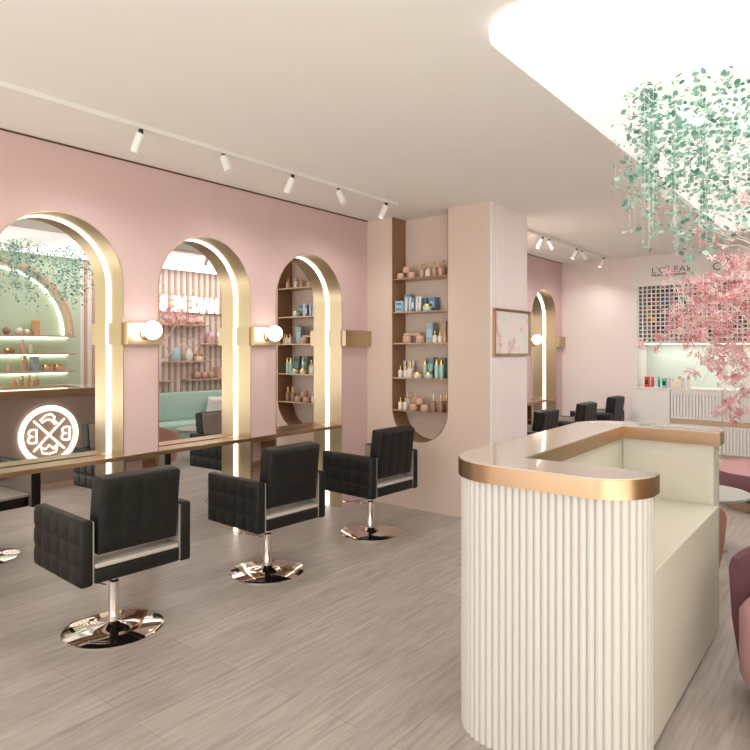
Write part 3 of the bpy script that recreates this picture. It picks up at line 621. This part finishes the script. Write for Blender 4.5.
# word sign
ws = thing('word_sign', 'lit white word sign reading MAKE ME B on the slatted wall, reflected', 'sign', (XR-.018, 6.6, 2.37))
MB().box(-.03, -.002, -.75, .82, -.15, .15, .003, 1).build('backing_board', wood, ws)
for body, yl in (('MAKE', 7.17), ('ME', 6.49), ('B', 6.12)):
    o = text_mesh('letters', body, .36, signl, ws, (-.034, yl-6.6, -.13), (PI/2, 0, -PI/2), .012, .014, 1.0, sx={'MAKE': .66, 'ME': .64, 'B': .68}[body])
# wall shelves on slats
def wsh(y0, y1, z, label):
    return tag(MB().box(XR-.2, XR-.017, y0, y1, z-.022, z, .002, 1).build('wall_shelf', wood), label, 'shelf', 'short wall shelves on the slats')
wsh(5.9, 6.9, 2.013, 'short wooden wall shelf right below the lit word sign'); wsh(6.78, 7.7, 1.70, 'short wooden wall shelf holding a pink basket'); wsh(6.05, 6.85, 1.395, 'short wooden wall shelf with a white planter'); wsh(5.85, 6.2, 1.085, 'shortest wooden wall shelf low on the slats'); wsh(6.42, 7.7, 1.085, 'lowest long wooden wall shelf above the mint bench')
gs = 'ornaments on the slatted wall shelves'
product('ball', 'tan', .13, .13, (XR-.11, 6.62+.05, 1.0855), 'left tan ball above the mint bench', gs); product('ball', 'rose', .12, .12, (XR-.11, 6.81, 1.0855), 'rose ball above the mint bench', gs); product('ball', 'tan', .13, .13, (XR-.11, 6.95, 1.0855), 'right tan ball above the mint bench', gs)
product('vase', 'mint', .12, .3, (XR-.11, 7.27, 1.0855), 'mint vase above the mint bench', gs); product('box', 'rose', .13, .2, (XR-.11, 7.1, 1.0855), 'rose box above the mint bench', gs, 'card')
product('vase', 'white', .1, .16, (XR-.11, 7.15, 1.7005), 'white vase beside the pink basket', gs); product('jar', 'brown', .08, .08, (XR-.11, 7.27, 1.7005), 'brown jar beside the pink basket', gs)
product('vase', 'white', .14, .24, (XR-.11, 6.5, 1.3955), 'white vase among blossom on the slatted wall', gs); product('jar', 'white', .16, .12, (XR-.11, 6.7, 1.3955), 'white bowl on the slatted wall', gs); product('vase', 'pale blue', .13, .26, (XR-.11, 6.25, 1.3955), 'pale blue vase on the slatted wall', gs)
for yv, hh in ((6.15, .16), (6.35, .2), (6.55, .14), (6.72, .17)): product('vase', 'rose', .15, hh, (XR-.11, yv, 2.0135), {.16: 'rose vase at the counter end of the shelf under the word sign', .2: 'tallest rose vase on the shelf under the word sign', .14: 'shortest rose vase on the shelf under the word sign', .17: 'rose vase at the far end of the shelf under the word sign'}[hh], gs)
bk = thing('pink_basket', 'pink ribbed basket with a peaked lid on a slatted wall shelf', 'basket', (XR-.11, 6.93, 1.7005))
MB().lathe([(0, 0), (.06, 0), (.075, .12), (0, .12)], n=16).build('basket', pm_('rose'), bk, smooth=0); MB().lathe([(.08, .121), (.01, .2), (0, .21)], n=16).lathe([(0, .1205), (.08, .1205)], n=16).build('lid', pm_('pink'), bk)
# mint bench and pillows
bn = thing('mint_bench', 'long mint velvet bench along the slatted wall, reflected in the middle mirror', 'bench', (XR, 7.0, 0))
MB().box(-.2, -.033, -1.65, 2.5, .40, .88, .03, 3).build('backrest', mintf, bn); MB().box(-.72, -.201, -1.65, 2.5, .28, .42, .03, 3).build('seat_cushion', mintf, bn); MB().box(-.68, -.04, -1.6, 2.45, .0, .279).build('base', mintf, bn)
def pillow(loc, rz, m, label):
    b = MB(); n = 14; g = []
    for sgn in (1, -1):
        gg_ = [[None]*(n+1) for _ in range(n+1)]
        for i in range(n+1):
            for j in range(n+1):
                u, v = 2*i/n-1, 2*j/n-1; e = max(0, (1-u**4)*(1-v**4)); sc = .2*(1-.1*(1-abs(u*v)))
                gg_[i][j] = b.bm.verts.new((sgn*.065*e**.5, u*.2*(1-.08*(1-v*v)), .2+v*.19*(1-.08*(1-u*u))))
        for i in range(n):
            for j in range(n): b.bm.faces.new((gg_[i][j], gg_[i+1][j], gg_[i+1][j+1], gg_[i][j+1]))
    bmesh.ops.remove_doubles(b.bm, verts=b.bm.verts, dist=.0004)
    return tag(b.build('cushion', m, smooth=80, loc=loc, rot=(0, -.25, rz)), label, 'cushion', 'cushions on the mint bench')
# the pillow leans on the bench back
pillow((XR-.34, 6.85, .42), 0, whitew, 'white cushion on the mint bench, reflected in the middle mirror'); pillow((XR-.34, 7.35, .42), .1, mat('brown_cushion', (150, 120, 108), .9, noise=.05), 'brown cushion on the mint bench behind the white one')

# ---------------------------------------------------------------- waiting seats
def tub(loc, rz, ms, mb, label, span=125):
    t = thing('tub_chair', label, 'armchair', loc, rz, 'round waiting chairs'); n = 28; b = MB(); rows = []
    for k in range(n+1):
        a = math.radians(-span+2*span*k/n); f = math.cos(a/1.6); zt = .44+.25*max(0, f)**1.3     # a = 0 is the back
        prof = [(.36, .10), (.395, .3), (.41, zt-.05), (.395, zt), (.36, zt), (.335, zt-.05), (.325, .3), (.31, .10)]
        rows.append([b.bm.verts.new((-r*math.sin(a), r*math.cos(a), z)) for r, z in prof])
    for p, q in zip(rows, rows[1:]):
        for j in range(8): b.bm.faces.new((p[j], p[(j+1) % 8], q[(j+1) % 8], q[j]))
    b.bm.faces.new(rows[0]); b.bm.faces.new(rows[-1][::-1]); b.build('backrest', mb, t, smooth=60)
    MB().lathe([(0, .1), (.3, .1), (.318, .14), (.318, .4), (.29, .44), (.2, .452), (0, .456)], n=32).build('seat', ms, t, smooth=60)
    MB().lathe([(0, 0), (.22, 0), (.22, .098), (0, .098)], n=24).build('plinth', blackm, t)
    return t
tub((-.17, 3.36, 0), math.radians(-8), rose, mauve, 'rounded mauve velvet chair with rose seat at the bottom right corner', 78)
tub((-1.15, 4.84, 0), math.radians(170), terra, terra, 'terracotta tub chair just behind the right end of the counter').scale = (.9, .9, .95)
t = thing('side_table', 'round grey side table between the terracotta chair and the pouf', 'table', (-1.08, 5.68, 0))
MB().lathe([(0, .425), (.33, .425), (.34, .432), (.34, .444), (.335, .45), (0, .45)], n=40).build('tabletop', tgrey, t); MB().lathe([(0, .01), (.03, .012), (.02, .05), (.02, .425), (0, .425)], n=16).build('stem', tgrey, t); MB().lathe([(0, 0), (.17, 0), (.17, .01), (0, .012)], n=28).build('foot', tgrey, t)
t = thing('round_pouf', 'large round tufted pouf with rose top and mauve side near the white drawers', 'pouf', (-.82, 7.5, 0))
b = MB(); n = 48; rows = []
for r, z in [(0, .42), (.1, .425), (.2, .425), (.29, .425), (.38, .42), (.46, .405), (.505, .375)]:
    rows.append([b.bm.verts.new((r*math.cos(2*PI*k/n), r*math.sin(2*PI*k/n), z-(.014*(abs(math.cos(4*PI*k/n*1.5))**8) if r > .05 else 0))) for k in range(n)] if r else [b.bm.verts.new((0, 0, z))])
for A, B in zip(rows, rows[1:]):
    for k in range(n): b.bm.faces.new((A[0], B[k], B[(k+1) % n]) if len(A) == 1 else (A[k], B[k], B[(k+1) % n], A[(k+1) % n]))
b.build('cushion_top', rose, t, smooth=60); MB().lathe([(.49, .11), (.52, .14), (.53, .25), (.52, .36), (.505, .374)], n=48).lathe([(0, .11), (.49, .11)], n=48).build('side', mauve, t, smooth=60)
MB().lathe([(0, 0), (.4, 0), (.4, .109), (0, .109)], n=40).build('plinth', wood, t)

# ---------------------------------------------------------------- hanging leaf strands
leafm = [mat('leaf_mint', (140, 186, 170), .5, noise=.1), mat('leaf_deep', (96, 146, 128), .5, noise=.1), mat('leaf_pale', (186, 220, 206), .5, noise=.08)]
strm = mat('clear_string', (232, 236, 232), .3, noise=.01)
def strand(x, y, L, rnd):
    t = thing('leaf_strand', 'thin string of mint green leaves hanging from the ceiling over the reception counter', 'hanging leaves', (x, y, ZC-.035), 0, 'mint leaf strands hanging over the counter')
    MB().tube([(0, 0, 0), (0, 0, -L)], .0007, 4).build('string', strm, t)
    b = MB(); z = -rnd.uniform(.02, .1)
    while z > -L:
        for _ in range(rnd.choice([1, 1, 2, 3])):
            a = rnd.uniform(0, 2*PI); r = rnd.choice([.006, .008, .011, .014, .017]); dirv = Vector((math.cos(a), math.sin(a), rnd.uniform(-.9, .5))).normalized(); nn = Vector((rnd.uniform(-1, 1), rnd.uniform(-1, 1), rnd.uniform(-1, 1))).normalized()
            sd = dirv.cross(nn).normalized(); nn = sd.cross(dirv); c = Vector((0, 0, z+rnd.uniform(-.01, .01)))+dirv*(r+rnd.uniform(0, .014)); mi = rnd.choice([0, 0, 0, 1, 2])
            ctr = b.bm.verts.new(c-nn*r*.3); ring = [b.bm.verts.new(c+dirv*r*math.cos(2*PI*k/8)+sd*r*.8*math.sin(2*PI*k/8)) for k in range(8)]
            for k in range(8): f = b.bm.faces.new((ctr, ring[k], ring[(k+1) % 8])); f.material_index = mi
        z -= rnd.uniform(.015, .04)
        if rnd.random() < .12+.3*(-z/L): z -= rnd.uniform(.03, .12)
    b.build('leaves', leafm, t, smooth=80); return t
rnd = random.Random(11)
for i in range(125):
    a = rnd.uniform(0, 2*PI); q = math.sqrt(rnd.random()); x = -.75+.36*q*math.cos(a); y = 3.68+.62*q*math.sin(a)
    strand(x, y, rnd.uniform(.4, .72)+.36*(1-q)*rnd.uniform(.3, 1), rnd)

# ---------------------------------------------------------------- blossom tree
tr = thing('blossom_tree', 'pink blossom tree with pale branches reaching in from the right edge', 'tree', (-.22, 5.05, 0))
barkm = mat('pale_bark', (232, 222, 208), .8, noise=.08, nscale=20); potm = mat('white_pot', (226, 222, 216), .5, noise=.01)
MB().lathe([(0, 0), (.15, 0), (.19, .04), (.21, .34), (.19, .34), (.17, .3), (0, .3)], n=32).build('pot', potm, tr)
fl = [mat('petal_rose', (230, 180, 184), .7, noise=.08), mat('petal_pale', (242, 214, 212), .7, noise=.06), mat('petal_deep', (202, 128, 136), .7, noise=.1)]
rnd = random.Random(5); tips = []; bb = MB(); base = Vector((-.22, 5.05, 0))
def flower(b, p, r, rnd):
    nn = Vector((rnd.uniform(-1, 1), rnd.uniform(-1.4, .6), rnd.uniform(-.7, 1))).normalized(); u = nn.orthogonal().normalized(); v = nn.cross(u); a0 = rnd.uniform(0, 2*PI); mi = rnd.choice([0, 0, 1, 2, 2]); n = rnd.choice([5, 6, 7])
    c = b.bm.verts.new(p)
    for k in range(n):
        a = a0+2*PI*k/n; da = PI/n*.5; q = r*rnd.uniform(.8, 1.15); tip = rnd.uniform(.0, .5)
        P = [b.bm.verts.new(p+(u*math.cos(a+s)+v*math.sin(a+s))*q*l_+nn*q*h_) for s, l_, h_ in ((-da, .55, .22), (0, 1, tip*.6), (da, .55, .22))]
        f = b.bm.faces.new((c, P[0], P[1], P[2])); f.material_index = mi
    return 
# limb goals in world space: direct view sprays plus the sides towards the mirrors and slats
goals = []
def spray(u, v, dep, rad, n): 
    a = math.radians(38.2); la = (u-375)/633*dep; goals.append((Vector((-math.sin(a)*dep+math.cos(a)*la, math.cos(a)*dep+math.sin(a)*la, 1.6-(v-349)/633*dep)), rad, n))
for q in [(722, 325, 4.3, .2, 150), (700, 318, 4.1, .16, 105), (738, 350, 4.2, .2, 120), (675, 322, 4.0, .09, 34), (662, 338, 3.95, .06, 12), (640, 343, 3.9, .03, 5), (655, 349, 3.9, .02, 3), (690, 340, 4.0, .08, 26), (743, 300, 4.3, .14, 60), (705, 300, 4.4, .12, 50), (735, 262, 4.2, .11, 55), (745, 285, 4.5, .13, 45),
          (685, 283, 4.1, .07, 12), (705, 285, 4.2, .09, 20), (745, 200, 4.3, .1, 30), (728, 195, 4.2, .05, 10), (733, 235, 4.1, .06, 10), (700, 228, 4.3, .06, 7), (715, 245, 4.2, .06, 7), (706, 366, 4.0, .07, 14), (695, 372, 4.0, .05, 7), (722, 372, 4.1, .1, 24), (742, 385, 4.2, .13, 44), (725, 408, 4.0, .07, 20), (740, 413, 4.0, .07, 18), (716, 355, 4.1, .09, 24), (668, 272, 4.2, .05, 6),
          (780, 330, 4.3, .28, 150), (800, 270, 4.5, .3, 130), (830, 360, 4.3, .28, 110), (860, 290, 4.4, .3, 110), (790, 210, 4.4, .2, 70), (770, 395, 4.2, .14, 40)]: spray(*q)
for q in [(-.75, 5.5, 2.1, .22, 80), (-.4, 5.8, 2.2, .28, 100), (-.85, 4.5, 1.95, .16, 50), (.05, 5.6, 1.8, .22, 80), (-.6, 6.0, 1.7, .2, 60)]: goals.append((Vector(q[:3]), q[3], q[4]))
fb = MB(); fork = base+Vector((.02, -.02, .95))
bb.tube([(0, 0, .28), (.015, .01, .6), (.02, -.02, .95)], [.034, .028, .026], 10)
def limb(p0, p1, r0, r1, bow, k_=9):
    d = p1-p0; mid = p0+d*.5+Vector(bow); out = []
    for k in range(k_+1):
        s_ = k/k_; out.append(p0*(1-s_)**2+mid*2*s_*(1-s_)+p1*s_*s_+Vector((rnd.uniform(-1, 1), rnd.uniform(-1, 1), rnd.uniform(-1, 1)))*.008*min(k, 1))
    bb.tube([p-base for p in out], [r0+(r1-r0)*k/k_ for k in range(k_+1)], 7); return out
mains = []
for (q, bow) in [((-.95, 4.55, 1.72), (.05, 0, .12)), ((-.80, 4.85, 1.95), (.1, 0, .1)), ((-.5, 4.75, 2.2), (-.1, 0, .1)), ((-.55, 4.6, 1.5), (0, 0, .08)), ((-.65, 5.6, 2.0), (0, .1, .1)), ((.05, 5.5, 1.95), (0, .05, .1)), ((.0, 4.8, 2.1), (.05, 0, .05)), ((-.5, 5.9, 1.75), (0, .1, .15))]:
    mains += limb(fork, Vector(q), .017, .005, bow)[2:]
for g, rad, n in goals:
    st = min(mains, key=lambda m_: (m_-g).length+.25*(m_-fork).length*0); tw = limb(st, g, .005 if n > 25 else .003, .0015, (0, 0, .03), 5)
    for _ in range(max(2, n//12)):
        e = g-base+Vector((rnd.gauss(0, 1), rnd.gauss(0, 1), rnd.gauss(0, 1)))*rad*.6; s0 = rnd.choice(tw[2:])-base; bb.tube([s0, (s0+e)/2+Vector((0, 0, .01)), e], [.0028, .002, .001], 5)
    for _ in range(int(n*1.0)):
        p = g-base+Vector((rnd.gauss(0, 1), rnd.gauss(0, 1), rnd.gauss(0, .85)))*rad*.5; flower(fb, p, rnd.uniform(.022, .038), rnd)
bb.build('branches', barkm, tr, smooth=60); fb.build('blossoms', fl, tr, smooth=0)
